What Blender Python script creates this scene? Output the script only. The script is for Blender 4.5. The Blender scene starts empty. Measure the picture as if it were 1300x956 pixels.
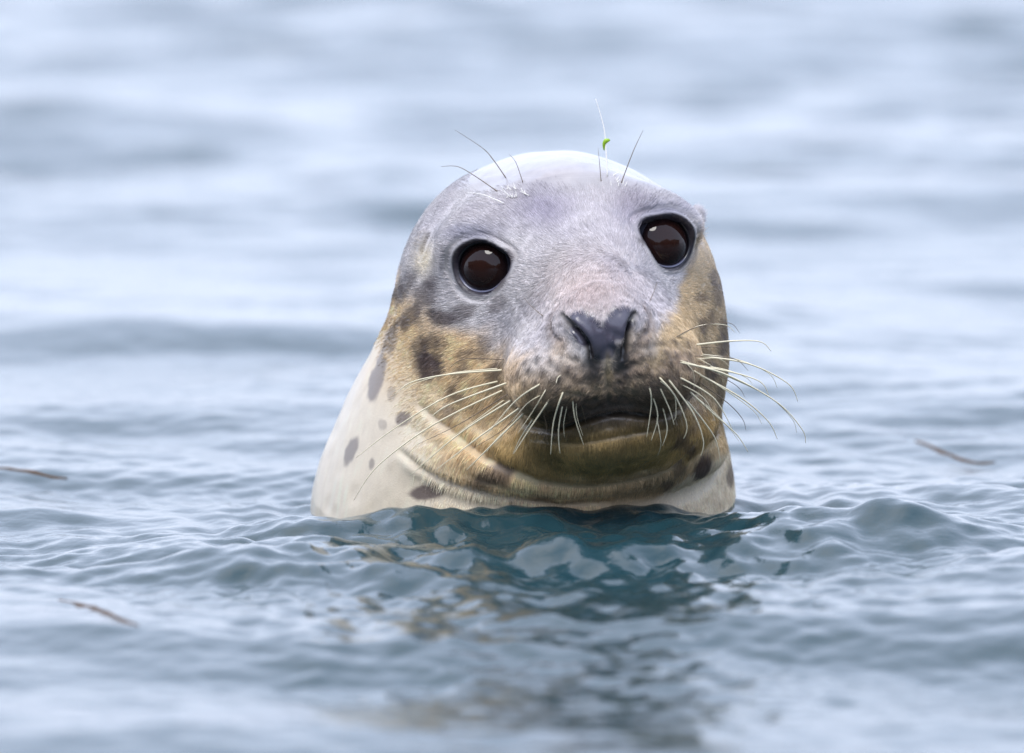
import bpy, math
import numpy as np
from mathutils import Vector

# ------------------------------------------------------------------ scene, camera, light
scene = bpy.context.scene
COL = scene.collection
rng = np.random.default_rng(11)

CAM = np.array((-0.024, -8.0, 0.9))
AIM = np.array((-0.024, 0.0, 0.103))
cam_d = bpy.data.cameras.new("camera"); cam = bpy.data.objects.new("camera", cam_d)
COL.objects.link(cam); scene.camera = cam
cam.location = CAM
cam.rotation_euler = Vector(AIM - CAM).to_track_quat('-Z', 'Y').to_euler()
cam_d.sensor_width = 36.0
cam_d.lens = 36.0 * float(np.linalg.norm(AIM - CAM)) / 0.78
cam_d.clip_start = 0.1; cam_d.clip_end = 5000
cam_d.dof.use_dof = True
cam_d.dof.focus_distance = 7.93
cam_d.dof.aperture_fstop = cam_d.lens / 72.0
cam_d.dof.aperture_blades = 9

SUN_EL, SUN_AZ = math.radians(58), math.radians(-18)      # high veiled sun, a little behind the animal's left
world = bpy.data.worlds.new("World"); scene.world = world; world.use_nodes = True
nt = world.node_tree; N = nt.nodes; L = nt.links
bg = N["Background"]
sky = N.new("ShaderNodeTexSky"); sky.sky_type = 'NISHITA'; sky.sun_disc = False
sky.sun_elevation = SUN_EL; sky.sun_rotation = math.radians(-18); sky.dust_density = 3.0; sky.air_density = 1.2
mix = N.new("ShaderNodeMix"); mix.data_type = 'RGBA'
mix.inputs[0].default_value = 0.72                         # even cloud cover over the clear sky
L.new(sky.outputs[0], mix.inputs[6]); mix.inputs[7].default_value = (9.1, 10.2, 13.2, 1)
L.new(mix.outputs[2], bg.inputs[0]); bg.inputs[1].default_value = 0.1

sun_d = bpy.data.lights.new("sun", 'SUN'); sun = bpy.data.objects.new("sun", sun_d); COL.objects.link(sun)
sun_d.energy = 1.5; sun_d.angle = math.radians(25); sun_d.color = (1.0, 0.97, 0.92)
sd = Vector((math.sin(SUN_AZ) * math.cos(SUN_EL), -math.cos(SUN_AZ) * math.cos(SUN_EL), math.sin(SUN_EL)))
sun.rotation_euler = sd.to_track_quat('Z', 'Y').to_euler(); sun.location = (0, 0, 6)

scene.render.engine = 'CYCLES'
scene.view_settings.view_transform = 'Standard'; scene.view_settings.look = 'None'
scene.view_settings.gamma = 1; scene.view_settings.exposure = 0.72
scene.view_settings.use_curve_mapping = False

# ------------------------------------------------------------------ helpers
S = 0.0006
def P(px, py, y=0.0):
    """a point of the animal measured on its front elevation, set at depth y"""
    q = np.array(((px - 690) * S, 0.0, (650 - py) * S))
    return CAM + (q - CAM) * ((y + 8.0) / 8.0)

def smooth_noise(p, freq, seed, octaves=1):
    """lattice value noise, about -1..1 (vectorised)"""
    tab = np.random.default_rng(seed).normal(0, 1, 4096).astype(np.float32)
    out = np.zeros(len(p)); amp = 1.0; tot = 0.0
    for o in range(octaves):
        x = p * (freq * 1.4 * 2 ** o) + 17.3 * (o + 1)
        # turn the lattice so that its axes never line up with the form
        x = x @ np.array(((0.80, 0.36, -0.48), (-0.60, 0.48, -0.64), (0.0, 0.80, 0.60)))
        i = np.floor(x).astype(np.int64); f = x - i; f = f * f * f * (f * (f * 6 - 15) + 10)
        acc = 0
        hx = [(i[:, 0] + d) * 73856093 for d in (0, 1)]; hy = [(i[:, 1] + d) * 19349663 for d in (0, 1)]; hz = [(i[:, 2] + d) * 83492791 for d in (0, 1)]
        for a in (0, 1):
            wx = f[:, 0] if a else 1 - f[:, 0]
            for b in (0, 1):
                wxy = wx * (f[:, 1] if b else 1 - f[:, 1])
                for c in (0, 1):
                    h = hx[a] ^ hy[b] ^ hz[c]
                    acc = acc + wxy * (f[:, 2] if c else 1 - f[:, 2]) * tab[(h ^ (h >> 13)) & 4095]
        out += amp * acc * 1.1; tot += amp; amp *= 0.55
    return out / tot

def sstep(a, b, x):
    t = np.clip((x - a) / (b - a), 0, 1); return t * t * (3 - 2 * t)

def mesh_obj(name, V, F, mat, parent=None, smooth=True):
    me = bpy.data.meshes.new(name)
    me.from_pydata(V.tolist() if hasattr(V, 'tolist') else V, [], F.tolist() if hasattr(F, 'tolist') else F)
    if smooth: me.polygons.foreach_set('use_smooth', [True] * len(me.polygons))
    me.materials.append(mat)
    o = bpy.data.objects.new(name, me); COL.objects.link(o)
    if parent: o.parent = parent
    return o

def set_col(me, name, C):
    a = me.attributes.new(name, 'FLOAT_COLOR', 'POINT')
    a.data.foreach_set('color', np.concatenate([C, np.ones((len(C), 1))], 1).astype(np.float32).ravel())
def set_val(me, name, v):
    a = me.attributes.new(name, 'FLOAT', 'POINT'); a.data.foreach_set('value', v.astype(np.float32))

def srgb(*c):
    c = np.array(c, float) / 255.0
    return np.where(c <= 0.04045, c / 12.92, ((c + 0.055) / 1.055) ** 2.4)

def mat_new(name):
    m = bpy.data.materials.new(name); m.use_nodes = True
    return m, m.node_tree.nodes, m.node_tree.links, m.node_tree.nodes["Principled BSDF"]

# ------------------------------------------------------------------ the seal's form (signed distance field)
def ell(c, r, rot=None):
    c = np.asarray(c); r = np.asarray(r, float)
    def f(p):
        q = p - c
        if rot is not None: q = q @ rot
        k0 = np.linalg.norm(q / r, axis=1); k1 = np.linalg.norm(q / (r * r), axis=1) + 1e-9
        return k0 * (k0 - 1) / k1
    return f
def rcone(a, b, ra, rb, sy=1.0):
    a = np.asarray(a); b = np.asarray(b); d = b - a; l2 = d @ d
    def f(p):
        t = np.clip(((p - a) @ d) / l2, 0, 1)
        q = p - a - t[:, None] * d
        q = q * np.array((1, sy, 1))
        return np.linalg.norm(q, axis=1) - (ra + (rb - ra) * t)
    return f
def rotz(a):
    c, s = math.cos(a), math.sin(a); return np.array(((c, -s, 0), (s, c, 0), (0, 0, 1)))
def roty(a):
    c, s = math.cos(a), math.sin(a); return np.array(((c, 0, s), (0, 1, 0), (-s, 0, c)))
def rotx(a):
    c, s = math.cos(a), math.sin(a); return np.array(((1, 0, 0), (0, c, -s), (0, s, c)))

TILT = roty(math.radians(-7)) @ rotz(math.radians(-6))
EYE_R = 0.0265
EYES = [  # centre, gaze
    (P(626, 337, -0.0548), np.array((-0.38, -0.91, 0.05))),
    (P(830, 308, -0.0473), np.array((0.44, -0.88, 0.13))),
]
EYES = [(c, g / np.linalg.norm(g)) for c, g in EYES]

prims = [  # (field, blend)
    (ell(P(714, 375, 0.03), (0.111, 0.122, 0.085)), 0.0),
    (rcone(P(702, 384, 0.045), P(666, 660, 0.07), 0.112, 0.150), 0.05),           # neck
    (rcone(P(666, 660, 0.07), (-0.03, 0.16, -0.55), 0.150, 0.22), 0.06),         # body under water
    (ell(P(742, 470, -0.010), (0.105, 0.118, 0.078), TILT), 0.040),                # cheeks
    (rcone(P(728, 315, -0.030), P(763, 410, -0.158), 0.058, 0.035), 0.045),        # bridge
    (ell(P(768, 452, -0.110), (0.068, 0.084, 0.048), TILT), 0.026),                # upper muzzle
    (ell(P(710, 476, -0.152), (0.041, 0.044, 0.032), roty(math.radians(-20))), 0.014),   # whisker pads
    (ell(P(827, 462, -0.146), (0.039, 0.044, 0.033), roty(math.radians(14))), 0.014),
    (ell(P(764, 415, -0.172), (0.031, 0.026, 0.022)), 0.018),
    (ell(P(747, 412, -0.190), (0.012, 0.010, 0.013), roty(math.radians(-28))), 0.007),
    (ell(P(784, 408, -0.189), (0.012, 0.010, 0.013), roty(math.radians(24))), 0.007),                      # nose
    (ell(P(776, 546, -0.118), (0.060, 0.052, 0.029), TILT), 0.022),                # chin
    (ell(P(745, 555, -0.045), (0.098, 0.085, 0.040), TILT), 0.018),                # lower jaw
    (ell(P(708, 575, -0.010), (0.128, 0.100, 0.044), roty(math.radians(-2))), 0.010),   # throat roll
    (ell(P(616, 300, -0.050), (0.036, 0.026, 0.018), roty(math.radians(-15))), 0.03),  # brows
    (ell(P(836, 274, -0.045), (0.034, 0.026, 0.018), roty(math.radians(18))), 0.03),
    (ell(P(884, 274, 0.045), (0.006, 0.009, 0.008)), 0.008),                       # ear bumps
    (ell(P(543, 312, 0.000), (0.005, 0.009, 0.010)), 0.012),
] + [(ell(c - g * 0.004, (EYE_R + 0.0015,) * 3), 0.012) for c, g in EYES]

def sdf(p):
    d = None
    for f, k in prims:
        e = f(p)
        if d is None: d = e; continue
        if k <= 0: d = np.minimum(d, e); continue
        h = np.clip(0.5 + 0.5 * (d - e) / k, 0, 1)
        d = d + (e - d) * h - k * h * (1 - h)
    return d
def grad(p, e=5e-4):
    g = np.stack([sdf(p + np.eye(3)[i] * e) - sdf(p - np.eye(3)[i] * e) for i in range(3)], 1)
    return g / (np.linalg.norm(g, axis=1, keepdims=True) + 1e-9)

def surface_nets(lo, hi, h):
    n = np.ceil((hi - lo) / h).astype(int) + 1
    ax = [lo[i] + h * np.arange(n[i]) for i in range(3)]
    G = np.stack(np.meshgrid(*ax, indexing='ij'), -1).reshape(-1, 3)
    Fv = np.concatenate([sdf(g) for g in np.array_split(G, 12)]).reshape(n)
    inside = Fv < 0
    nc = n - 1
    cnt = np.zeros(nc); acc = np.zeros((*nc, 3))
    corners = [(i, j, k) for i in (0, 1) for j in (0, 1) for k in (0, 1)]
    sl = lambda c: tuple(slice(c[a], c[a] + nc[a]) for a in range(3))
    for c in corners:
        for a in range(3):
            if c[a]: continue
            c2 = list(c); c2[a] = 1; c2 = tuple(c2)
            f0, f1 = Fv[sl(c)], Fv[sl(c2)]
            cr = (f0 < 0) != (f1 < 0)
            t = np.where(cr, f0 / np.where(cr, f0 - f1, 1), 0)
            cnt += cr
            for b in range(3):
                acc[..., b] += np.where(cr, c[b] + (t if b == a else 0), 0)
    idx = -np.ones(nc, int); act = cnt > 0
    idx[act] = np.arange(act.sum())
    ijk = np.argwhere(act)
    V = lo + h * (ijk + acc[act] / cnt[act][:, None])
    quads = []
    for a in range(3):
        b, c = (a + 1) % 3, (a + 2) % 3
        s0 = [slice(None)] * 3; s1 = [slice(None)] * 3
        s0[a] = slice(0, n[a] - 1); s1[a] = slice(1, n[a])
        A, B = inside[tuple(s0)], inside[tuple(s1)]
        e = np.argwhere(A != B)
        e = e[(e[:, b] > 0) & (e[:, c] > 0) & (e[:, b] < nc[b]) & (e[:, c] < nc[c])]
        flip = ~A[tuple(e.T)]
        def cell(db, dc):
            q = e.copy(); q[:, b] -= db; q[:, c] -= dc; return idx[tuple(q.T)]
        q = np.stack([cell(1, 1), cell(0, 1), cell(0, 0), cell(1, 0)], 1)
        q[flip] = q[flip][:, ::-1]
        quads.append(q)
    return V, np.concatenate(quads)

def project(V, it=3):
    for _ in range(it):
        V = V - (sdf(V) * 0.9)[:, None] * grad(V)
    return V

def subdivide(V, F):
    E = np.sort(np.concatenate([F[:, [i, (i + 1) % 4]] for i in range(4)]), 1)
    key = E[:, 0].astype(np.int64) * len(V) + E[:, 1]
    u, inv = np.unique(key, return_inverse=True)
    ev = np.stack([u // len(V), u % len(V)], 1)
    m = V[ev].mean(1); fc = V[F].mean(1)
    n0 = len(V); n1 = n0 + len(m); nf = len(F)
    e = [n0 + inv[i * nf:(i + 1) * nf] for i in range(4)]; f = n1 + np.arange(nf)
    out = np.concatenate([np.stack([F[:, i], e[i], f, e[i - 1]], 1) for i in range(4)])
    return np.concatenate([V, m, fc]), out

def vnormals(V, F):
    n = np.cross(V[F[:, 2]] - V[F[:, 0]], V[F[:, 3]] - V[F[:, 1]])
    o = np.stack([sum(np.bincount(F[:, k], n[:, a], len(V)) for k in range(4)) for a in range(3)], 1)
    return o / (np.linalg.norm(o, axis=1, keepdims=True) + 1e-12)

def hit(px, py, detail=0.0):
    """point of the form seen at a place of the front elevation"""
    px = np.atleast_1d(np.asarray(px, float)); py = np.atleast_1d(np.asarray(py, float))
    q = np.stack([(px - 690) * S, np.zeros_like(px), (650 - py) * S], 1)
    d = q - CAM; d /= np.linalg.norm(d, axis=1, keepdims=True)
    t = np.full(len(px), 7.6)
    for _ in range(90): t = t + np.clip(sdf(CAM + d * t[:, None]), -0.02, 0.05) * 0.8
    return CAM + d * t[:, None]

V, F = surface_nets(np.array((-0.33, -0.26, -0.11)), np.array((0.26, 0.36, 0.30)), 0.0062)
V = project(V, 4); V, F = subdivide(V, F); V = project(V, 1); V, F = subdivide(V, F)
fr = V[:, 1] < 0.06; V[fr] = project(V[fr], 1)
NRM = vnormals(V, F)
print('seal verts', len(V))

def polydist(pts, p):
    """distance to a polyline, and the parameter along it"""
    best = np.full(len(p), 9.0); par = np.zeros(len(p)); n = len(pts) - 1
    for i in range(n):
        a, b = pts[i], pts[i + 1]; d = b - a
        t = np.clip(((p - a) @ d) / (d @ d), 0, 1)
        r = np.linalg.norm(p - a - t[:, None] * d, axis=1)
        m = r < best; best[m] = r[m]; par[m] = (i + t[m]) / n
    return best, par
def curve(*pts, n=24):
    """smooth curve through front-elevation points, laid on the form"""
    pts = np.array(pts, float); k = len(pts)
    t = np.linspace(0, k - 1, n); i = np.clip(t.astype(int), 0, k - 2); u = (t - i)[:, None]
    p0 = pts[np.clip(i - 1, 0, k - 1)]; p1 = pts[i]; p2 = pts[i + 1]; p3 = pts[np.clip(i + 2, 0, k - 1)]
    c = 0.5 * (2 * p1 + (p2 - p0) * u + (2 * p0 - 5 * p1 + 4 * p2 - p3) * u ** 2 + (3 * p1 - p0 - 3 * p2 + p3) * u ** 3)
    return hit(c[:, 0], c[:, 1])

# ---- displacement of the fine forms
D = np.zeros(len(V))
def groove(c, width, depth, ends=True, lift=0.0):
    global D
    d, t = polydist(c, V0)
    w = np.sin(np.clip(t, 0, 1) * math.pi) ** 0.5 if ends else 1.0
    D += -depth * w * np.exp(-(d / width) ** 2)
    if lift: D += lift * w * np.exp(-((d - width * 2.2) / (width * 1.4)) ** 2)
    return d, t
V0 = V.copy()
MOUTH = curve((664, 538), (684, 545), (708, 546), (745, 534), (785, 525), (825, 529), (850, 526), (866, 518), n=40)
LIP2 = curve((672, 556), (730, 562), (790, 553), (850, 543), n=24)
CHINFOLD = curve((585, 560), (640, 596), (720, 616), (790, 615), (850, 594), (888, 555), n=30)
THROAT = curve((505, 572), (545, 602), (610, 622), (700, 637), (780, 640), n=30)
JAWFOLD = curve((528, 512), (570, 545), (620, 580), (680, 603), n=24)
PHIL = curve((767, 405), (769, 440), (771, 480), (775, 520), n=20)
NOST = [curve((713, 398), (724, 411), (737, 424), (747, 440), (751, 462), n=20),
        curve((806, 396), (800, 408), (797, 424), (793, 440), (789, 458), n=20)]
WRINK = [curve((655, 300), (668, 322), (690, 340), n=12), curve((648, 345), (668, 380), (700, 398), n=12)]
dm, tm = groove(MOUTH, 0.0022, 0.0052, lift=0.0010)
groove(LIP2, 0.0020, 0.0014, lift=0.0004)
groove(CHINFOLD, 0.0040, 0.0034, lift=0.0012)
groove(THROAT, 0.0026, 0.0038, lift=0.0012)
groove(JAWFOLD, 0.0040, 0.0024, lift=0.001)
groove(PHIL, 0.0018, 0.0022)
dn = []
for c in NOST:
    d, t = groove(c, 0.0019, 0.0062, lift=0.0010); dn.append((d, t))
ALAR = [curve((704, 392), (698, 408), (700, 424), (714, 436), n=14), curve((818, 390), (825, 404), (823, 420), (812, 432), n=14)]
da = np.minimum(*[groove(c, 0.0030, 0.0026, lift=0.0010)[0] for c in ALAR])
# whisker follicles make the pads lumpy
pads = []
for (cx, cy, sx) in ((704, 478, -1), (830, 462, 1)):
    for r in range(5):
        for k in range(6):
            px = cx + sx * (-42 + k * 16 + (r % 2) * 7) + rng.normal(0, 2); py = cy - 26 + r * 13 + k * (1.5 if sx < 0 else -.5) + rng.normal(0, 2)
            pads.append((px, py))
PADP = hit([p[0] for p in pads], [p[1] for p in pads])
for q in PADP:
    d = np.linalg.norm(V0 - q, axis=1); D += 0.0013 * np.exp(-(d / 0.0042) ** 2)
# ears
EARL = hit([533, 541], [318, 298]); EARR = P(888, 268, 0.03)
d, _ = polydist(EARL, V0); D -= 0.004 * np.exp(-(d / 0.0022) ** 2)
# eye openings: sink the skin beneath the eyeball inside an almond opening
def eye_frame(i):
    c, g = EYES[i]; up = np.array((0.0, 0, 1)); r = np.cross(g, up); r /= np.linalg.norm(r)
    u = np.cross(r, g)
    if r[0] < 0: r = -r
    roll = math.radians((8, -26)[i])                          # canthus line
    r2 = r * math.cos(roll) + u * math.sin(roll); u2 = -r * math.sin(roll) + u * math.cos(roll)
    return c, g, r2, u2
OPEN_A, OPEN_B = 0.0196, 0.0172
def almond(th, i):
    """opening outline in the eye's own plane; the inner corner is drawn out to a point"""
    inner = 0.0 if i == 0 else math.pi
    x = OPEN_A * np.cos(th); z = OPEN_B * np.sin(th) * np.where(np.sin(th) > 0, 0.98, 1.04)
    a = np.cos(th - inner); pull = np.clip(a, 0, 1) ** 6
    x = x + (0.0045 if i == 0 else -0.0045) * pull; z = z * (1 - 0.30 * np.clip(a, 0, 1) ** 3) - 0.001 * pull
    return x, z
eyemask = np.full(len(V), 9.0)
for i in range(2):
    c, g, r, u = eye_frame(i)
    q = V0 - c; x = q @ r; z = q @ u; w = q @ g
    th = np.arctan2(z / OPEN_B, x / OPEN_A); ax_, az_ = almond(th, i)
    rho = np.hypot(x, z) / np.hypot(ax_, az_)
    rho = np.where(w > -0.004, rho, 9.0)
    eyemask = np.minimum(eyemask, rho)
    D -= 0.018 * (1 - sstep(1.03, 1.17, rho))
    D += 0.0004 * np.exp(-((rho - 1.22) / 0.10) ** 2) - 0.0022 * np.exp(-((rho - 1.50) / 0.09) ** 2) * sstep(-0.3, 0.5, z / OPEN_B)
    D -= 0.0012 * np.exp(-((rho - 1.42) / 0.08) ** 2) * sstep(0.2, -0.5, z / OPEN_B)
# soft unevenness of flesh
D += 0.0007 * smooth_noise(V0, 18, 3) + 0.0002 * smooth_noise(V0, 60, 4)
pz = np.exp(-np.linalg.norm((V0 - P(768, 455, -0.16)) / np.array((0.07, 0.09, 0.05)), axis=1) ** 2)
D += 0.0007 * pz * smooth_noise(V0, 150, 5)
V = V0 + NRM * D[:, None]
NR2 = vnormals(V, F)

# ------------------------------------------------------------------ coat pattern (pigment plus darkened crown, lower lip and creases, per vertex)
q = CAM + (V0 - CAM) * (8.0 / (V0[:, 1] + 8.0))[:, None]
PX = q[:, 0] / S + 690; PY = 650 - q[:, 2] / S
n1 = smooth_noise(V0, 12, 21, 2); n2 = smooth_noise(V0, 38, 22, 2); n3 = smooth_noise(V0, 110, 23, 2)
def lerp(a, b, w): return a + (b - a) * w[:, None]
def rgb(*c): return srgb(*c)[None, :]
line = np.interp(PX, [400, 480, 520, 560, 600, 640, 690, 770, 830, 850, 866, 884, 930],
                 [300, 325, 372, 402, 425, 452, 468, 452, 425, 398, 352, 300, 262])
sd_ = PY - line + 14 * n1 + 12 * n2
C = np.repeat(rgb(213, 207, 206), len(V), 0)
C = lerp(C, rgb(176, 170, 178), np.clip(0.45 + 0.55 * n1 + 0.3 * n2, 0, 1) * 0.6)
C = lerp(C, rgb(200, 178, 170), 0.7 * np.exp(-((PX - 745) / 55) ** 2 - ((PY - 365) / 40) ** 2))          # pink bridge
C = lerp(C, rgb(150, 142, 162), 0.75 * np.exp(-((PX - 690) / 42) ** 2 - ((PY - 262) / 30) ** 2))         # grey brow marks
C = lerp(C, rgb(150, 140, 155), 0.7 * np.exp(-((PX - 800) / 28) ** 2 - ((PY - 262) / 32) ** 2))
C = lerp(C, rgb(140, 140, 160), 0.7 * np.exp(-((PX - 600) / 34) ** 2 - ((PY - 296) / 12) ** 2))
C = lerp(C, rgb(140, 140, 160), 0.7 * np.exp(-((PX - 845) / 34) ** 2 - ((PY - 268) / 12) ** 2))
right = sstep(760, 830, PX)
tan = rgb(243, 213, 168) * (1 - right[:, None]) + rgb(205, 181, 144) * right[:, None]
tan = tan * (1 + 0.10 * n2[:, None] + 0.06 * n3[:, None])
C = lerp(C, tan, sstep(-16 - 24 * (1 - right), 22 + 20 * (1 - right), sd_))
cream = rgb(241, 225, 198) * (1 + 0.03 * n1[:, None])
w = sstep(430, 545, PY + 0.45 * (500 - PX) + 18 * n1) * sstep(600, 520, PX)
w = np.maximum(w, sstep(480, 445, PX) * sstep(330, 430, PY))
thr = np.interp(PX, [400, 505, 545, 610, 700, 780, 830, 930], [545, 572, 602, 622, 637, 640, 636, 560])
w = np.maximum(w, sstep(-3, 3, PY - thr) * (1 - 0.8 * np.exp(-((PX - 745) / 95) ** 4)))
C = lerp(C, cream, w)
# jowl between the jaw fold and the throat fold: ochre
# chin: olive brown, darker towards the mouth
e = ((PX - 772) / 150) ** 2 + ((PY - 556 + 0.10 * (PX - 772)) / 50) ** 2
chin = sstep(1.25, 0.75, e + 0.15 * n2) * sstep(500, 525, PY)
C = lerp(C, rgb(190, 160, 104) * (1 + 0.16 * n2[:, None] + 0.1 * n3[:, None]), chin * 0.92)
C = lerp(C, rgb(92, 78, 46) * (1 + 0.2 * n3[:, None]), chin * 0.85 * sstep(582, 548, PY + 0.10 * (PX - 772) + 5 * n2) * sstep(660, 700, PX) * sstep(880, 850, PX))   # darker just below the mouth
# muzzle pads
m = np.exp(-(((PX - 700) / 75) ** 4 + ((PY - 492) / 34) ** 4)) + np.exp(-(((PX - 835) / 62) ** 4 + ((PY - 470) / 36) ** 4)) + np.exp(-(((PX - 770) / 60) ** 4 + ((PY - 500) / 30) ** 4))
m = np.clip(m, 0, 1)
C = lerp(C, rgb(146, 128, 112) * (1 + 0.28 * n2[:, None] + 0.30 * n3[:, None]), m * np.clip(0.72 + 0.5 * n2, 0, 1))
C = lerp(C, rgb(60, 50, 44), np.exp(-((PX - 768) / 105) ** 4 - ((PY - 518 + 0.05 * (PX - 768)) / 22) ** 4) * 0.8)
for qd in PADP:
    d = np.linalg.norm(V0 - qd, axis=1); C = lerp(C, rgb(48, 42, 46), 0.75 * np.exp(-(d / 0.0020) ** 2))
# nose leather
nose = np.minimum.reduce([((PX - 746) / 23) ** 2 + ((PY - 418 - 0.35 * (PX - 746)) / 23) ** 2,
                          ((PX - 784) / 19) ** 2 + ((PY - 411 + 0.25 * (PX - 784)) / 21) ** 2,
                          ((PX - 764) / 17) ** 2 + ((PY - 438) / 20) ** 2])
nosew = sstep(1.25, 0.85, nose + 0.12 * n3 + 0.6 * np.exp(-((PX - 765) / 9) ** 2 - ((PY - 396) / 9) ** 2))
C = lerp(C, rgb(96, 92, 108), nosew)
chan = np.zeros(len(V))
for cx, cy in ((755, 464), (788, 457)):
    chan = np.maximum(chan, np.exp(-(((PX - cx) / 11) ** 4 + ((PY - cy) / 25) ** 4)))
C = lerp(C, rgb(44, 40, 42), 0.92 * chan)
C = lerp(C, rgb(150, 136, 100), 0.6 * np.exp(-((PX - 772) / 5) ** 2 - ((PY - 468) / 20) ** 4))
C = lerp(C, rgb(120, 98, 84), 0.55 * np.exp(-(da / 0.004) ** 2))
for d, t in dn: C = lerp(C, rgb(22, 20, 22), 0.95 * np.exp(-(d / (0.0021 + 0.0016 * np.exp(-((t - 0.25) / 0.15) ** 2))) ** 2))
C = lerp(C, rgb(34, 30, 26), 0.85 * np.exp(-(dm / 0.0022) ** 2) * np.sin(tm * math.pi) ** 0.6)
dear, _ = polydist(EARL, V0); C = lerp(C, rgb(56, 42, 38), 0.9 * np.exp(-(dear / 0.0026) ** 2))
C = lerp(C, rgb(232, 216, 180), 0.7 * np.exp(-((PX - 540) / 14) ** 2 - ((PY - 330) / 22) ** 2))
# dark skin round the eyes, pale yellow crescent below
C = lerp(C, rgb(58, 52, 62), sstep(1.32, 1.20, eyemask))
C = lerp(C, rgb(70, 52, 52), 0.85 * np.exp(-((PX - 649) / 7) ** 2 - ((PY - 326) / 8) ** 2))
C = lerp(C, rgb(70, 58, 60), 0.8 * np.exp(-((PX - 815) / 6) ** 2 - ((PY - 306) / 6) ** 2))
# spots: (x, y, half-length, half-width, angle from the vertical, strength)
SPOTS = [(479, 482, 34, 9, 14, .8), (500, 430, 22, 8, 16, .6), (524, 402, 22, 12, 30, .7), (546, 466, 17, 19, 60, .95), (538, 440, 14, 12, 20, .6),
         (562, 402, 9, 17, 20, .8), (592, 396, 14, 9, 60, .6), (512, 532, 9, 10, 0, .8), (446, 572, 19, 7, 22, .75), (472, 590, 7, 4, 10, .6), (541, 627, 11, 22, -6, .95),
         (580, 500, 10, 14, 40, .6), (590, 470, 12, 10, 30, .6), (566, 436, 10, 10, 30, .5), (627, 602, 13, 30, -12, .8), (575, 520, 9, 12, 30, .6), (515, 365, 30, 11, 30, .6),
         (545, 372, 16, 16, 30, .6), (893, 588, 19, 11, 12, .95), (862, 592, 11, 9, 0, .55), (848, 612, 9, 8, 0, .65), (924, 600, 16, 5, 0, .7), (905, 352, 9, 6, 0, .6),
         (886, 378, 6, 9, 0, .55), (900, 402, 12, 5, 0, .45), (920, 440, 18, 5, 5, .5), (912, 500, 20, 6, 5, .45), (870, 505, 12, 8, 0, .5), (905, 470, 9, 6, 0, .4), (486, 540, 6, 5, 0, .4),
         (498, 500, 9, 5, 10, .4), (560, 455, 9, 8, 0, .5), (610, 450, 9, 16, 30, .5), (880, 540, 10, 7, 0, .5), (690, 628, 6, 20, 0, .5)]
sr = np.random.default_rng(77)
for k in range(46):                                             # smaller flecks scattered over the cheeks
    if k < 32: x_, y_ = 485 + 150 * sr.random(), 345 + 165 * sr.random()
    else: x_, y_ = 868 + 55 * sr.random(), 330 + 270 * sr.random()
    if k < 32 and y_ > 400 + 1.1 * (x_ - 470): continue
    r0_ = 4 + 6 * sr.random(); SPOTS.append((x_, y_, r0_ * 1.6, r0_, (32 if k < 32 else -6) + 14 * sr.normal(), 0.25 + 0.4 * sr.random()))
hp = hit([s[0] for s in SPOTS], [s[1] for s in SPOTS])
wob = 0.16 * n2 + 0.12 * n3
for (sx, sy, a, b, an, st), h_ in zip(SPOTS, hp):
    t = math.radians(an); dx = PX - sx; dy = PY - sy
    u_ = (dx * -math.sin(t) + dy * math.cos(t)) / a; v_ = (dx * math.cos(t) + dy * math.sin(t)) / b
    near = np.linalg.norm(V0 - h_, axis=1) < 0.06
    r_ = np.hypot(u_, v_) + wob
    C = lerp(C, rgb(80, 62, 62), st * 0.92 * sstep(1.2, 0.72, r_) * near)
C *= (1 - 0.20 * sstep(262, 228, PY + 10 * n1))[:, None]                        # wet crown, colour darkened to hold back the bright light on top
C *= (1 + 0.05 * smooth_noise(V0 * np.array((1, 1, 0.14)), 170, 24, 2))[:, None]  # combed streaks
back = sstep(0.05, 0.12, V0[:, 1])
C = lerp(C, rgb(120, 116, 128) * (1 + 0.2 * n1[:, None]), back * 0.5)
C = np.clip(C, 0.004, 0.9)

seal = bpy.data.objects.new("seal", None); COL.objects.link(seal)
seal["label"] = "spotted grey seal with wet fur raising its whiskered head out of the rippled water"
seal["category"] = "seal"

m_body, N, L, bs = mat_new("wet_seal_skin")
at = N.new("ShaderNodeAttribute"); at.attribute_name = "coat"
aw = N.new("ShaderNodeAttribute"); aw.attribute_name = "gloss"
tc = N.new("ShaderNodeTexCoord")
nz = N.new("ShaderNodeTexNoise"); nz.inputs["Scale"].default_value = 900; nz.inputs["Detail"].default_value = 3
L.new(tc.outputs["Object"], nz.inputs["Vector"])
mr = N.new("ShaderNodeMapRange"); mr.inputs[3].default_value = 0.86; mr.inputs[4].default_value = 1.12
L.new(nz.outputs["Fac"], mr.inputs[0])
mu = N.new("ShaderNodeVectorMath"); mu.operation = 'SCALE'
L.new(at.outputs["Color"], mu.inputs[0]); L.new(mr.outputs[0], mu.inputs[3])
L.new(mu.outputs[0], bs.inputs["Base Color"])
bp = N.new("ShaderNodeBump"); bp.inputs["Strength"].default_value = 0.35; bp.inputs["Distance"].default_value = 0.0008
ms = N.new("ShaderNodeMapRange"); ms.inputs[3].default_value = 0.35; ms.inputs[4].default_value = 0.08; L.new(aw.outputs["Fac"], ms.inputs[0]); L.new(ms.outputs[0], bp.inputs["Strength"])
L.new(nz.outputs["Fac"], bp.inputs["Height"]); L.new(bp.outputs[0], bs.inputs["Normal"])
mg = N.new("ShaderNodeMapRange"); mg.inputs[3].default_value = 0.55; mg.inputs[4].default_value = 0.24
L.new(aw.outputs["Fac"], mg.inputs[0]); L.new(mg.outputs[0], bs.inputs["Roughness"])
mc = N.new("ShaderNodeMapRange"); mc.inputs[3].default_value = 0.25; mc.inputs[4].default_value = 0.65; L.new(aw.outputs["Fac"], mc.inputs[0]); L.new(mc.outputs[0], bs.inputs["Coat Weight"])
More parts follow.
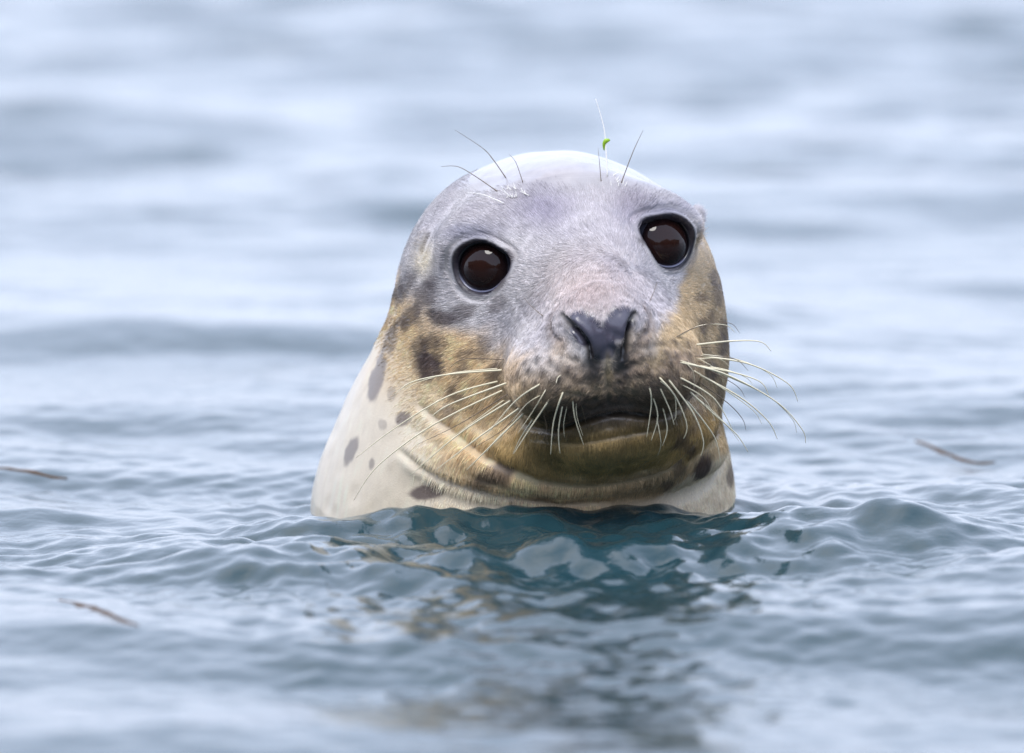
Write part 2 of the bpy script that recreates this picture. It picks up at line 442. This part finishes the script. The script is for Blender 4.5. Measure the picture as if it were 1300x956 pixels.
bs.inputs["Coat Roughness"].default_value = 0.20
L.new(bp.outputs[0], bs.inputs["Coat Normal"])

body = mesh_obj("body", V, F, m_body, seal)
set_col(body.data, "coat", C * 0.70)                      # wet underfur, colour darkened to match the self-shading of the hairs
gloss = np.clip(nosew * 0.9 + chan * 0.7 + chin * 0.4 + sstep(255, 222, PY) * 0.9 + sstep(540, 480, PX) * 0.5, 0, 1)
set_val(body.data, "gloss", gloss)

# ------------------------------------------------------------------ eyes
m_eye, N, L, bs = mat_new("eye_dark")
tc = N.new("ShaderNodeTexCoord")
ln = N.new("ShaderNodeVectorMath"); ln.operation = 'LENGTH'
sx = N.new("ShaderNodeSeparateXYZ"); L.new(tc.outputs["Object"], sx.inputs[0])
cx = N.new("ShaderNodeCombineXYZ"); L.new(sx.outputs[0], cx.inputs[0]); L.new(sx.outputs[2], cx.inputs[1])
L.new(cx.outputs[0], ln.inputs[0])
rp = N.new("ShaderNodeValToRGB"); L.new(ln.outputs["Value"], rp.inputs[0])
mlt = N.new("ShaderNodeMath"); mlt.operation = 'MULTIPLY'; mlt.inputs[1].default_value = 1 / 0.0235
L.new(ln.outputs["Value"], mlt.inputs[0]); L.new(mlt.outputs[0], rp.inputs[0])
el = rp.color_ramp.elements
el[0].position = 0.0; el[0].color = (0.022, 0.008, 0.006, 1)
el[1].position = 0.60; el[1].color = (0.016, 0.006, 0.005, 1)
k = el.new(0.835); k.color = (0.012, 0.008, 0.010, 1)
k = el.new(0.835); k.color = (0.06, 0.06, 0.08, 1)
L.new(rp.outputs[0], bs.inputs["Base Color"])
bs.inputs["Roughness"].default_value = 0.035; bs.inputs["IOR"].default_value = 1.40
m_lid, N, L, bs = mat_new("eyelid_skin")
at = N.new("ShaderNodeAttribute"); at.attribute_name = "coat"; L.new(at.outputs["Color"], bs.inputs["Base Color"])
bs.inputs["Roughness"].default_value = 0.28; bs.inputs["Coat Weight"].default_value = 0.5; bs.inputs["Coat Roughness"].default_value = 0.12
for i in range(2):
    c, g, r, u = eye_frame(i)
    nu, nv = 48, 32; Vs = []; Fs = []
    for a in range(nv + 1):
        ph = math.pi * a / nv
        for b in range(nu):
            th = 2 * math.pi * b / nu
            bulge = 1 + 0.03 * max(0, math.cos(ph)) ** 4
            Vs.append((EYE_R * bulge * math.sin(ph) * math.cos(th), -EYE_R * bulge * math.cos(ph), EYE_R * bulge * math.sin(ph) * math.sin(th)))
    for a in range(nv):
        for b in range(nu):
            Fs.append((a * nu + b, a * nu + (b + 1) % nu, (a + 1) * nu + (b + 1) % nu, (a + 1) * nu + b))
    eb = mesh_obj("eyeball", np.array(Vs), Fs, m_eye, seal)
    from mathutils import Matrix
    M = Matrix(((r[0], -g[0], u[0], c[0]), (r[1], -g[1], u[1], c[1]), (r[2], -g[2], u[2], c[2]), (0, 0, 0, 1)))
    eb.matrix_local = M
    # eyelid: a moist rim lofted round the opening
    nt_ = 96; prof = [(1.000, -0.0035), (1.010, 0.0003), (1.03, 0.0014), (1.06, 0.0026), (1.095, 0.0034), (1.13, 0.0033), (1.18, 0.0016), (1.28, -0.005)]
    th = np.linspace(0, 2 * math.pi, nt_, endpoint=False); ax_, az_ = almond(th, i)
    Vl = []; Cl = []
    for k, (sc, lift) in enumerate(prof):
        x, z = ax_ * sc, az_ * sc
        rad = np.hypot(x, z)
        wv = np.sqrt(np.maximum((EYE_R + 0.0002) ** 2 - np.minimum(rad, EYE_R * 0.93) ** 2, 0)) + lift
        Vl.append(c + x[:, None] * r + z[:, None] * u + wv[:, None] * g)
        low = sstep(-0.1, -0.6, np.sin(th))[:, None]
        edge = k / (len(prof) - 1)
        dark = np.repeat(rgb(22, 20, 26), nt_, 0) if 0 < k else np.repeat(rgb(16, 14, 18), nt_, 0)
        grey = np.repeat(rgb(110, 112, 136), nt_, 0)
        if k >= 4: dark = dark * 0 + rgb(*({4: (34, 31, 36), 5: (52, 48, 54), 6: (88, 84, 90)}.get(k, (110, 105, 112))))
        Cl.append(dark * (1 - low * (0.8 if k in (1, 2, 3) else 0.25)) + grey * low * (0.8 if k in (1, 2, 3) else 0.25))
    Vl = np.concatenate(Vl); Cl = np.concatenate(Cl)
    Fl = [(k * nt_ + a, k * nt_ + (a + 1) % nt_, (k + 1) * nt_ + (a + 1) % nt_, (k + 1) * nt_ + a) for k in range(len(prof) - 1) for a in range(nt_)]
    lid = mesh_obj("eyelid", Vl, Fl, m_lid, seal); set_col(lid.data, "coat", Cl)

# ------------------------------------------------------------------ fur: short wet hairs lying back from the nose
fv = (V[:, 2] > -0.02) & (NRM[:, 1] < 0.35)
tri = F[(fv[F]).all(1)]
a_, b_, c_, d_ = (V[tri[:, k]] for k in range(4))
area = np.linalg.norm(np.cross(c_ - a_, d_ - b_), axis=1)
density = np.ones(len(V)); density *= 1 - nosew; density *= 1 - 0.85 * chan; density *= 1 - np.maximum(sstep(258, 230, PY + 12 * n1), sstep(555, 485, PX - 0.3 * (PY - 480))); density *= sstep(1.2, 1.5, eyemask); density *= 1 - 0.9 * np.exp(-(dm / 0.004) ** 2)
density *= 1 - np.exp(-(dear / 0.004) ** 2)
for d, t in dn: density *= 1 - np.exp(-(d / 0.003) ** 2)
pr = area * density[tri].mean(1); pr /= pr.sum()
NF = 150000
pick = rng.choice(len(tri), NF, p=pr); uv = rng.random((NF, 2))
u1, v1 = uv[:, :1], uv[:, 1:]
def bil(A):
    if A.ndim == 1: A = A[:, None]
    t = A[tri[pick]]
    return t[:, 0] * (1 - u1) * (1 - v1) + t[:, 1] * u1 * (1 - v1) + t[:, 2] * u1 * v1 + t[:, 3] * (1 - u1) * v1
root = bil(V); nn = bil(NR2); nn /= np.linalg.norm(nn, axis=1, keepdims=True); cc = bil(C)
NOSEP = P(765, 420, -0.12)
fl = root - NOSEP
fl[:, 2] -= 0.03
down = sstep(0.10, 0.02, root[:, 2])[:, None]
fl = fl / np.linalg.norm(fl, axis=1, keepdims=True) * (1 - 0.7 * down) + np.array((0, 0.1, -1.0)) * 0.7 * down
jit = np.stack([smooth_noise(root, 60, 31 + k, 2) for k in range(3)], 1)
fl = fl + 0.08 * jit + rng.normal(0, 0.07, fl.shape)
fl -= nn * (fl * nn).sum(1, keepdims=True); fl /= np.linalg.norm(fl, axis=1, keepdims=True)
muz = bil(pz)[:, 0]
ln_ = (0.0068 * (0.6 + 0.8 * rng.random(NF)) * (1 - 0.55 * np.clip(muz * 1.4, 0, 1)))[:, None]
rise = 0.045 + 0.25 * np.clip(muz, 0, 1)[:, None] + 0.05 * rng.random((NF, 1))
tip = root + fl * ln_; keep = np.ones(NF, bool)
for i in range(2):
    c, g, r, u = eye_frame(i); q = tip - c; x = q @ r; z = q @ u
    th = np.arctan2(z / OPEN_B, x / OPEN_A); ax_, az_ = almond(th, i)
    keep &= (np.hypot(x, z) / np.hypot(ax_, az_) > 1.19) | (q @ g < -0.004)
ln_ = np.where(keep[:, None], ln_, 0.0006)
p0 = root - nn * 0.0003; p1 = root + fl * ln_ * 0.5 + nn * ln_ * rise * 0.55; p2 = root + fl * ln_ + nn * ln_ * rise * 0.45
hc = bpy.data.hair_curves.new("fur")
hc.add_curves([3] * NF)
hc.attributes["position"].data.foreach_set('vector', np.stack([p0, p1, p2], 1).astype(np.float32).ravel())
ra = hc.attributes.get("radius") or hc.attributes.new("radius", 'FLOAT', 'POINT')
rr = (0.00014 * (0.6 + 0.8 * rng.random(NF)))[:, None] * np.array((1.0, 0.8, 0.25))[None]
ra.data.foreach_set('value', rr.astype(np.float32).ravel())
tone = (1 + 0.13 * rng.normal(size=NF) + 0.06 * smooth_noise(root, 240, 41))[:, None]
hcol = np.clip(cc * np.clip(tone, 0.5, 1.5), 0.004, 0.95)
ca = hc.attributes.new("coat", 'FLOAT_COLOR', 'POINT')
ca.data.foreach_set('color', np.repeat(np.concatenate([hcol, np.ones((NF, 1))], 1)[:, None], 3, 1).astype(np.float32).ravel())
m_fur, N, L, bs = mat_new("wet_fur")
at = N.new("ShaderNodeAttribute"); at.attribute_name = "coat"; L.new(at.outputs["Color"], bs.inputs["Base Color"])
bs.inputs["Roughness"].default_value = 0.42; bs.inputs["Specular IOR Level"].default_value = 0.35
hc.materials.append(m_fur)
fur = bpy.data.objects.new("fur", hc); COL.objects.link(fur); fur.parent = seal; fur["kind"] = "stuff"

# ------------------------------------------------------------------ whiskers
def whisk_mat(name, c, tr=0.0):
    m, N, L, bs = mat_new(name); bs.inputs["Base Color"].default_value = (*c, 1); bs.inputs["Roughness"].default_value = 0.3
    return m
m_wp = whisk_mat("whisker_pale", srgb(238, 228, 196)); m_wd = whisk_mat("whisker_dark", srgb(112, 96, 78)); m_ww = whisk_mat("whisker_white", srgb(240, 236, 228))
WH = [  # pale, dark or white; control points on the front elevation
 ('p', (640, 470), (574, 475), (524, 485), (500, 502)), ('p', (634, 484), (570, 503), (500, 545), (452, 582)), ('p', (645, 486), (573, 513), (548, 529)),
 ('p', (640, 495), (550, 540), (480, 592), (449, 636)), ('p', (650, 508), (585, 550), (520, 605)), ('d', (646, 500), (585, 538), (530, 565)), ('p', (663, 516), (605, 558), (553, 598)),
 ('p', (666, 524), (618, 572), (592, 598)), ('p', (687, 487), (654, 510), (617, 554)), ('p', (678, 531), (662, 555), (651, 577)), ('p', (700, 504), (676, 540), (652, 577)),
 ('p', (715, 497), (703, 535), (699, 578)), ('p', (714, 515), (709, 548), (711, 577)), ('p', (727, 507), (730, 532), (741, 566)), ('d', (738, 515), (744, 537)), ('d', (688, 520), (694, 545), (686, 566)),
 ('d', (672, 508), (640, 545), (600, 570)), ('p', (715, 474), (708, 480), (706, 487)), ('d', (642, 457), (590, 456), (568, 470)),
 ('p', (824, 489), (827, 512), (821, 556)), ('p', (829, 504), (835, 530), (827, 560)), ('p', (841, 516), (847, 545), (841, 567)), ('p', (838, 493), (850, 520), (856, 540)),
 ('p', (836, 478), (858, 505), (872, 540), (868, 558)), ('p', (847, 480), (880, 525), (893, 560), (890, 580)), ('p', (874, 496), (905, 525), (935, 552), (950, 575)), ('p', (870, 507), (893, 535), (909, 560), (915, 590)),
 ('p', (882, 438), (930, 433), (965, 434), (979, 446)), ('p', (858, 459), (920, 475), (985, 510), (1018, 545), (1023, 563)), ('p', (888, 452), (950, 462), (1000, 487), (1013, 510)),
 ('p', (885, 465), (930, 473), (965, 485), (976, 502)), ('p', (886, 475), (940, 505), (975, 535), (987, 558)), ('d', (887, 485), (925, 513), (943, 533), (947, 547)),
 ('d', (855, 430), (885, 415), (925, 410), (939, 423)), ('d', (888, 441), (915, 442), (928, 454)), ('d', (880, 452), (930, 455), (950, 471)), ('d', (884, 458), (912, 473), (921, 493)), ('d', (870, 472), (890, 500), (899, 530)),
 ('p', (860, 478), (905, 505), (930, 545)), ('d', (900, 470), (935, 490), (946, 505)),
 ('d', (642, 225), (626, 202), (612, 187), (577, 164)), ('d', (632, 243), (603, 223), (581, 211), (560, 211)), ('d', (664, 232), (655, 206), (646, 195)), ('w', (640, 258), (614, 247), (594, 244)),
 ('d', (763, 231), (761, 208), (759, 187)), ('w', (771, 225), (769, 190), (766, 160), (756, 125)), ('d', (788, 233), (803, 193), (816, 165)), ('w', (655, 240), (648, 234)), ('w', (668, 246), (660, 238)),
 ('w', (648, 250), (640, 242), (636, 236)), ('d', (690, 402), (676, 390), (665, 378)), ('d', (824, 384), (830, 370), (834, 358)),
]
def catmull(pts, n):
    pts = np.asarray(pts, float); k = len(pts)
    t = np.linspace(0, k - 1, n); i = np.clip(t.astype(int), 0, k - 2); u = (t - i)[:, None]
    p0 = pts[np.clip(i - 1, 0, k - 1)]; p1 = pts[i]; p2 = pts[i + 1]; p3 = pts[np.clip(i + 2, 0, k - 1)]
    return 0.5 * (2 * p1 + (p2 - p0) * u + (2 * p0 - 5 * p1 + 4 * p2 - p3) * u ** 2 + (3 * p1 - p0 - 3 * p2 + p3) * u ** 3)
def tube(pts, rad, ns=6):
    n = len(pts); T = np.gradient(pts, axis=0); T /= np.linalg.norm(T, axis=1, keepdims=True) + 1e-12
    A = np.cross(T, np.array((0.2, 1, 0.1))); A /= np.linalg.norm(A, axis=1, keepdims=True); B = np.cross(T, A)
    an = np.arange(ns) * 2 * math.pi / ns
    Vt = (pts[:, None] + rad[:, None, None] * (np.cos(an)[None, :, None] * A[:, None] + np.sin(an)[None, :, None] * B[:, None])).reshape(-1, 3)
    Ft = [(a * ns + b, a * ns + (b + 1) % ns, (a + 1) * ns + (b + 1) % ns, (a + 1) * ns + b) for a in range(n - 1) for b in range(ns)]
    Ft += [tuple(range(ns))[::-1], tuple((n - 1) * ns + b for b in range(ns))]
    return Vt, Ft
WEED_AT = None
for cx_, cy_, n_ in ((652, 246, 12), (782, 231, 8)):                # tufts of short pale bristles on the brows
    for k in range(n_):
        a0 = np.array((cx_ + rng.normal(0, 8), cy_ + rng.normal(0, 5))); dr = np.array((rng.normal(-0.3 if cx_ < 700 else 0.3, 0.6), -1)) * (4 + 5 * rng.random())
        WH.append(('s', tuple(a0), tuple(a0 + dr * 0.5), tuple(a0 + dr)))
for k in [i for i in range(19, 40)] + list(range(0, 14)):           # finer hairs between the large ones
    if rng.random() < 0.45:
        kind, *pts = WH[k]; o = rng.normal(0, 5, 2); f = 0.55 + 0.4 * rng.random()
        a0 = np.array(pts[0]) + o; WH.append(('f',) + tuple(tuple(a0 + (np.array(q_) - pts[0]) * f + rng.normal(0, 2, 2) * (i_ > 0)) for i_, q_ in enumerate(pts)))
for kind, *pts in WH:
    P2 = catmull(pts, 22)
    h0 = hit(P2[0, 0], P2[0, 1])[0]
    hs = hit(P2[:, 0], P2[:, 1]); on = np.abs(sdf(hs)) < 0.003
    ln2 = np.concatenate([[0], np.cumsum(np.linalg.norm(np.diff(P2, axis=0), axis=1))]) * S
    brow = P2[0, 1] < 300
    y = h0[1] + (0.25 if brow else 0.42) * ln2
    y = np.where(on, np.minimum(y, hs[:, 1] - np.minimum(0.006, ln2 * 0.6)), y)
    for _ in range(3): y[1:-1] = (y[:-2] + 2 * y[1:-1] + y[2:]) / 4
    y[0] = h0[1] + 0.002
    pw = np.array([P(a, b, yy) for (a, b), yy in zip(P2, y)])
    L_ = ln2[-1]
    r0 = {'p': 0.00072, 'd': 0.00042, 'w': 0.00062, 'f': 0.00048, 's': 0.00075}[kind] * min(1.0, 0.5 + L_ / 0.09)
    t = np.linspace(0, 1, 22)
    Vt, Ft = tube(pw, r0 * (1 - 0.72 * t ** 1.2))
    mesh_obj("whisker", Vt, Ft, {'p': m_wp, 'd': m_wd, 'w': m_ww, 'f': m_wp, 's': m_ww}[kind], seal)
    if kind == 'w' and pts[0] == (771, 225): WEED_AT = pw[9]

# scrap of green weed caught on a brow whisker
m_gw, N, L, bs = mat_new("green_weed"); bs.inputs["Base Color"].default_value = (*srgb(150, 190, 50), 1); bs.inputs["Roughness"].default_value = 0.35
wp = catmull([(-0.001, 0, -0.0055), (-0.0012, -0.001, -0.001), (0.0005, -0.0014, 0.0018), (0.0034, -0.0005, 0.0022)], 9); wr = np.array([.0004, .0007, .0010, .0013, .0016, .0019, .0016, .0012, .0005])
Vt, Ft = tube(wp, wr, 8); Vt[:, 1] *= 0.55
wd = mesh_obj("weed_scrap", Vt, Ft, m_gw); wd.location = WEED_AT
wd["label"] = "tiny bright green scrap of weed caught on a brow whisker"; wd["category"] = "weed"

# ------------------------------------------------------------------ rocky shore the animal looks back at (behind the viewpoint)
az = np.radians(np.linspace(-100, 100, 121)); lv = np.linspace(0, 1, 22)
A, Lv = np.meshgrid(az, lv, indexing='ij')
prof_h = np.interp(np.degrees(az), [-100, -70, -45, -25, -12, 2, 14, 24, 40, 70, 100], [12, 28, 40, 36, 22, 10, 8, 18, 26, 20, 10])
hgt = prof_h[:, None] * Lv ** 0.8
rad = 55 + 30 * Lv ** 1.6
pc = np.stack([np.sin(A) * rad, -8 - np.cos(A) * rad, hgt - 0.6], -1).reshape(-1, 3)
pc += np.stack([smooth_noise(pc, 0.07, 60 + k, 3) for k in range(3)], 1) * np.array((2.2, 2.2, 1.6)) * np.repeat(np.minimum(1, Lv.ravel() * 6)[:, None], 3, 1)
Ic = np.arange(121 * 22).reshape(121, 22)
Fc = np.stack([Ic[:-1, :-1], Ic[:-1, 1:], Ic[1:, 1:], Ic[1:, :-1]], -1).reshape(-1, 4)
m_cl, N, L, bs = mat_new("brown_rock"); bs.inputs["Roughness"].default_value = 0.9
nz = N.new("ShaderNodeTexNoise"); nz.inputs["Scale"].default_value = 0.25; nz.inputs["Detail"].default_value = 6
tc = N.new("ShaderNodeTexCoord"); L.new(tc.outputs["Object"], nz.inputs["Vector"])
rp = N.new("ShaderNodeValToRGB"); rp.color_ramp.elements[0].color = (0.05, 0.032, 0.022, 1); rp.color_ramp.elements[1].color = (0.17, 0.12, 0.085, 1)
L.new(nz.outputs["Fac"], rp.inputs[0]); L.new(rp.outputs[0], bs.inputs["Base Color"])
cliff = mesh_obj("rocky_shore", pc, Fc, m_cl); cliff["kind"] = "structure"; cliff["label"] = "dark brown rocky shore facing the seal"

# ------------------------------------------------------------------ water
def axis(lo, m0, d0, d1, m1, hi, h, g, G):
    """even spacing between d0 and d1, slow growth to m0/m1, then fast growth to the horizon"""
    a = list(np.arange(d0, d1, h)); s = h; x = a[-1]
    while x < hi: s *= g if x < m1 else G; x += s; a.append(x)
    s = h; x = d0; b = []
    while x > lo: s *= g if x > m0 else G; x -= s; b.append(x)
    return np.array(b[::-1] + a)
gx = axis(-1500, -0.9, -0.42, 0.40, 0.9, 1500, 0.0036, 1.02, 1.10)
gy = axis(-400, -1.6, -1.4, 0.6, 8.0, 2500, 0.0052, 1.006, 1.09)
print('water grid', len(gx), len(gy))
X, Y = np.meshgrid(gx, gy, indexing='ij'); Xf, Yf = X.ravel(), Y.ravel()
HX = np.repeat(np.gradient(gx)[:, None], len(gy), 1).ravel(); HY = np.repeat(np.gradient(gy)[None], len(gx), 0).ravel()
Z = np.zeros(len(Xf))
wr_ = np.random.default_rng(5)
def waves(n, lmin, lmax, steep, spread, seed, ang0=0.0, mask=None):
    global Z
    r = np.random.default_rng(seed)
    for k in range(n):
        lam = lmin * (lmax / lmin) ** r.random(); an = ang0 + r.normal(0, spread)
        kx, ky = math.sin(an) * 2 * math.pi / lam, math.cos(an) * 2 * math.pi / lam
        res = np.maximum(HX * abs(math.sin(an)), HY * abs(math.cos(an))) / lam
        amp = steep * lam / (2 * math.pi) / math.sqrt(n / 2) * np.clip(1.6 - 5 * res, 0, 1)
        ph = kx * Xf + ky * Yf + r.random() * 6.283 + 0.9 * np.sin(0.31 * (ky * Xf - kx * Yf) + r.random() * 6.283)
        s = np.sin(ph); s = s + 0.22 * np.cos(2 * ph)
        Z += amp * s * (1 if mask is None else mask)
def patch(seed, f):
    return smooth_noise(np.stack([Xf * f, Yf * f * 0.6, 0 * Xf], 1), 1.0, seed, 2)
far = sstep(1.6, 5.5, Yf); band = np.exp(-((Yf + 0.12) / 0.38) ** 2)
near = np.exp(-((Xf + 0.01) / 0.28) ** 2 - ((Yf + 0.25) / 0.22) ** 2)
front = np.exp(-(Xf / 0.30) ** 4) * sstep(0.06, -0.10, Yf) * sstep(-1.4, -0.5, Yf)
waves(9, 0.55, 2.2, 0.042, 0.45, 1, mask=0.75 + 0.8 * far + 0.5 * sstep(-0.25, -0.8, Yf))
waves(16, 0.16, 0.55, 0.072, 0.65, 2, mask=0.62 + 0.25 * band + 0.7 * far)
waves(30, 0.04, 0.16, 0.085, 0.9, 3, mask=np.clip(0.8 + 0.6 * patch(9, 2.0), 0.15, 1.6) * (0.5 + 0.5 * band + 0.5 * far) + 0.75 * front)
waves(48, 0.015, 0.05, 0.105, 1.3, 4, mask=(np.clip(0.65 + 0.7 * patch(10, 3.5), 0.1, 1.5) + 0.5 * near) * (0.45 + 0.65 * band + 0.4 * far) + 0.7 * front)
waves(14, 0.03, 0.09, 0.20, 0.35, 6, 1.45, mask=near + 0.55 * np.exp(-(Xf / 0.26) ** 2 - ((Yf + 0.65) / 0.4) ** 2))
def hump(px, py, h, wx, wy, skew=0.0, ang=0.0):
    """a swell standing at a place of the surface"""
    global Z
    qz = (650 - py) * S; t = 0.9 / (0.9 - qz); x0 = CAM[0] + ((px - 690) * S - CAM[0]) * t; y0 = 8 * t - 8
    dx, dy = Xf - x0, Yf - y0
    u = dx * math.cos(ang) + dy * math.sin(ang); v = -dx * math.sin(ang) + dy * math.cos(ang)
    Z += h * np.exp(-(u / wx) ** 2 - (v / wy) ** 2 * (1 + skew * np.tanh(-v / wy)))
hump(345, 712, 0.020, 0.09, 0.07, 0.5, 0.2)
hump(230, 690, 0.012, 0.07, 0.05, 0.3, -0.2)
hump(520, 672, 0.013, 0.14, 0.05, 0.3)
hump(780, 668, 0.006, 0.10, 0.04, 0.3)
hump(700, 712, 0.012, 0.22, 0.065, 0.4, 0.08)
hump(470, 735, 0.014, 0.10, 0.06, 0.4, -0.2)
hump(1130, 690, 0.020, 0.08, 0.06, 0.6, 0.1)
hump(960, 690, 0.008, 0.05, 0.05, 0.4)
# water climbing the animal and rings running out from it
Bx, By = P(668, 655, 0.07)[:2]
rr = np.hypot(Xf - Bx, Yf - By) - 0.160
Z += 0.004 * np.exp(-np.maximum(rr, 0) / 0.010) + 0.0016 * np.sin(rr * 2 * math.pi / 0.035) * np.exp(-np.maximum(rr, 0) / 0.12) * (rr > 0)
Vw = np.stack([Xf, Yf, Z], 1)
nx, ny = len(gx), len(gy)
I = np.arange(nx * ny).reshape(nx, ny)
Fw = np.stack([I[:-1, :-1], I[1:, :-1], I[1:, 1:], I[:-1, 1:]], -1).reshape(-1, 4)
m_w, N, L, bs = mat_new("sea_water")
bs.inputs["Base Color"].default_value = (0.014, 0.044, 0.054, 1); bs.inputs["IOR"].default_value = 1.333
bs.inputs["Roughness"].default_value = 0.03
tc = N.new("ShaderNodeTexCoord"); nz = N.new("ShaderNodeTexNoise"); nz.inputs["Scale"].default_value = 60; nz.inputs["Detail"].default_value = 6
mp = N.new("ShaderNodeMapping"); mp.inputs["Scale"].default_value = (1.0, 0.8, 1.0)
L.new(tc.outputs["Object"], mp.inputs[0]); L.new(mp.outputs[0], nz.inputs["Vector"])
bp = N.new("ShaderNodeBump"); bp.inputs["Strength"].default_value = 0.28; bp.inputs["Distance"].default_value = 0.004
L.new(nz.outputs["Fac"], bp.inputs["Height"]); L.new(bp.outputs[0], bs.inputs["Normal"])
me = bpy.data.meshes.new("water")
me.vertices.add(len(Vw)); me.vertices.foreach_set('co', Vw.astype(np.float32).ravel())
me.loops.add(Fw.size); me.loops.foreach_set('vertex_index', Fw.astype(np.int32).ravel())
me.polygons.add(len(Fw)); me.polygons.foreach_set('loop_start', (np.arange(len(Fw)) * 4).astype(np.int32))
me.update(calc_edges=True); me.polygons.foreach_set('use_smooth', np.ones(len(Fw), bool)); me.materials.append(m_w)
water = bpy.data.objects.new("water", me); COL.objects.link(water); water["kind"] = "structure"
water["label"] = "rippled pale blue grey sea water"

# ------------------------------------------------------------------ strands of brown kelp riding in the surface
zi = Z.reshape(nx, ny)
def zwater(x, y):
    i = int(np.clip(np.searchsorted(gx, x) - 1, 0, nx - 2)); j = int(np.clip(np.searchsorted(gy, y) - 1, 0, ny - 2))
    a = (x - gx[i]) / (gx[i + 1] - gx[i]); b = (y - gy[j]) / (gy[j + 1] - gy[j])
    return zi[i, j] * (1 - a) * (1 - b) + zi[i + 1, j] * a * (1 - b) + zi[i, j + 1] * (1 - a) * b + zi[i + 1, j + 1] * a * b
m_k, N, L, bs = mat_new("brown_kelp"); bs.inputs["Base Color"].default_value = (*srgb(74, 52, 28), 1); bs.inputs["Roughness"].default_value = 0.75; bs.inputs["Specular IOR Level"].default_value = 0.2
def kelp(pts, width, label):
    p2 = catmull(pts, 26); t = np.linspace(0, 1, 26)
    w = width * np.sin(math.pi * (0.06 + 0.9 * t)) ** 0.8 * (1 + 0.25 * np.sin(t * 23))
    T = np.gradient(p2, axis=0); T /= np.linalg.norm(T, axis=1, keepdims=True); Nn = np.stack([-T[:, 1], T[:, 0]], 1)
    Vk = []
    for k in range(26):
        for s_, h in ((-1, -0.0016), (-0.5, 0.0006), (0.5, 0.0006), (1, -0.0016), (0, -0.004)):
            x, y = p2[k] + Nn[k] * s_ * w[k]; Vk.append((x, y, zwater(x, y) + h))
    Fk = [(a * 5 + b, a * 5 + (b + 1) % 5, (a + 1) * 5 + (b + 1) % 5, (a + 1) * 5 + b) for a in range(25) for b in range(5)]
    o = mesh_obj("kelp_strand", np.array(Vk), Fk, m_k); o["label"] = label; o["category"] = "kelp"; o["group"] = "kelp strands drifting round the seal"
kelp([(-0.47, 0.35), (-0.43, 0.33), (-0.40, 0.30), (-0.375, 0.28)], 0.005, "short brown kelp strand floating beyond the seal on its cream neck side")
kelp([(-0.345, -0.57), (-0.325, -0.62), (-0.305, -0.70), (-0.282, -0.76)], 0.006, "brown kelp strand floating in front of the seal on its cream neck side")
kelp([(0.305, 0.56), (0.325, 0.50), (0.345, 0.46), (0.365, 0.45)], 0.005, "thin brown kelp strand floating on the water beyond the tips of the longest whiskers")
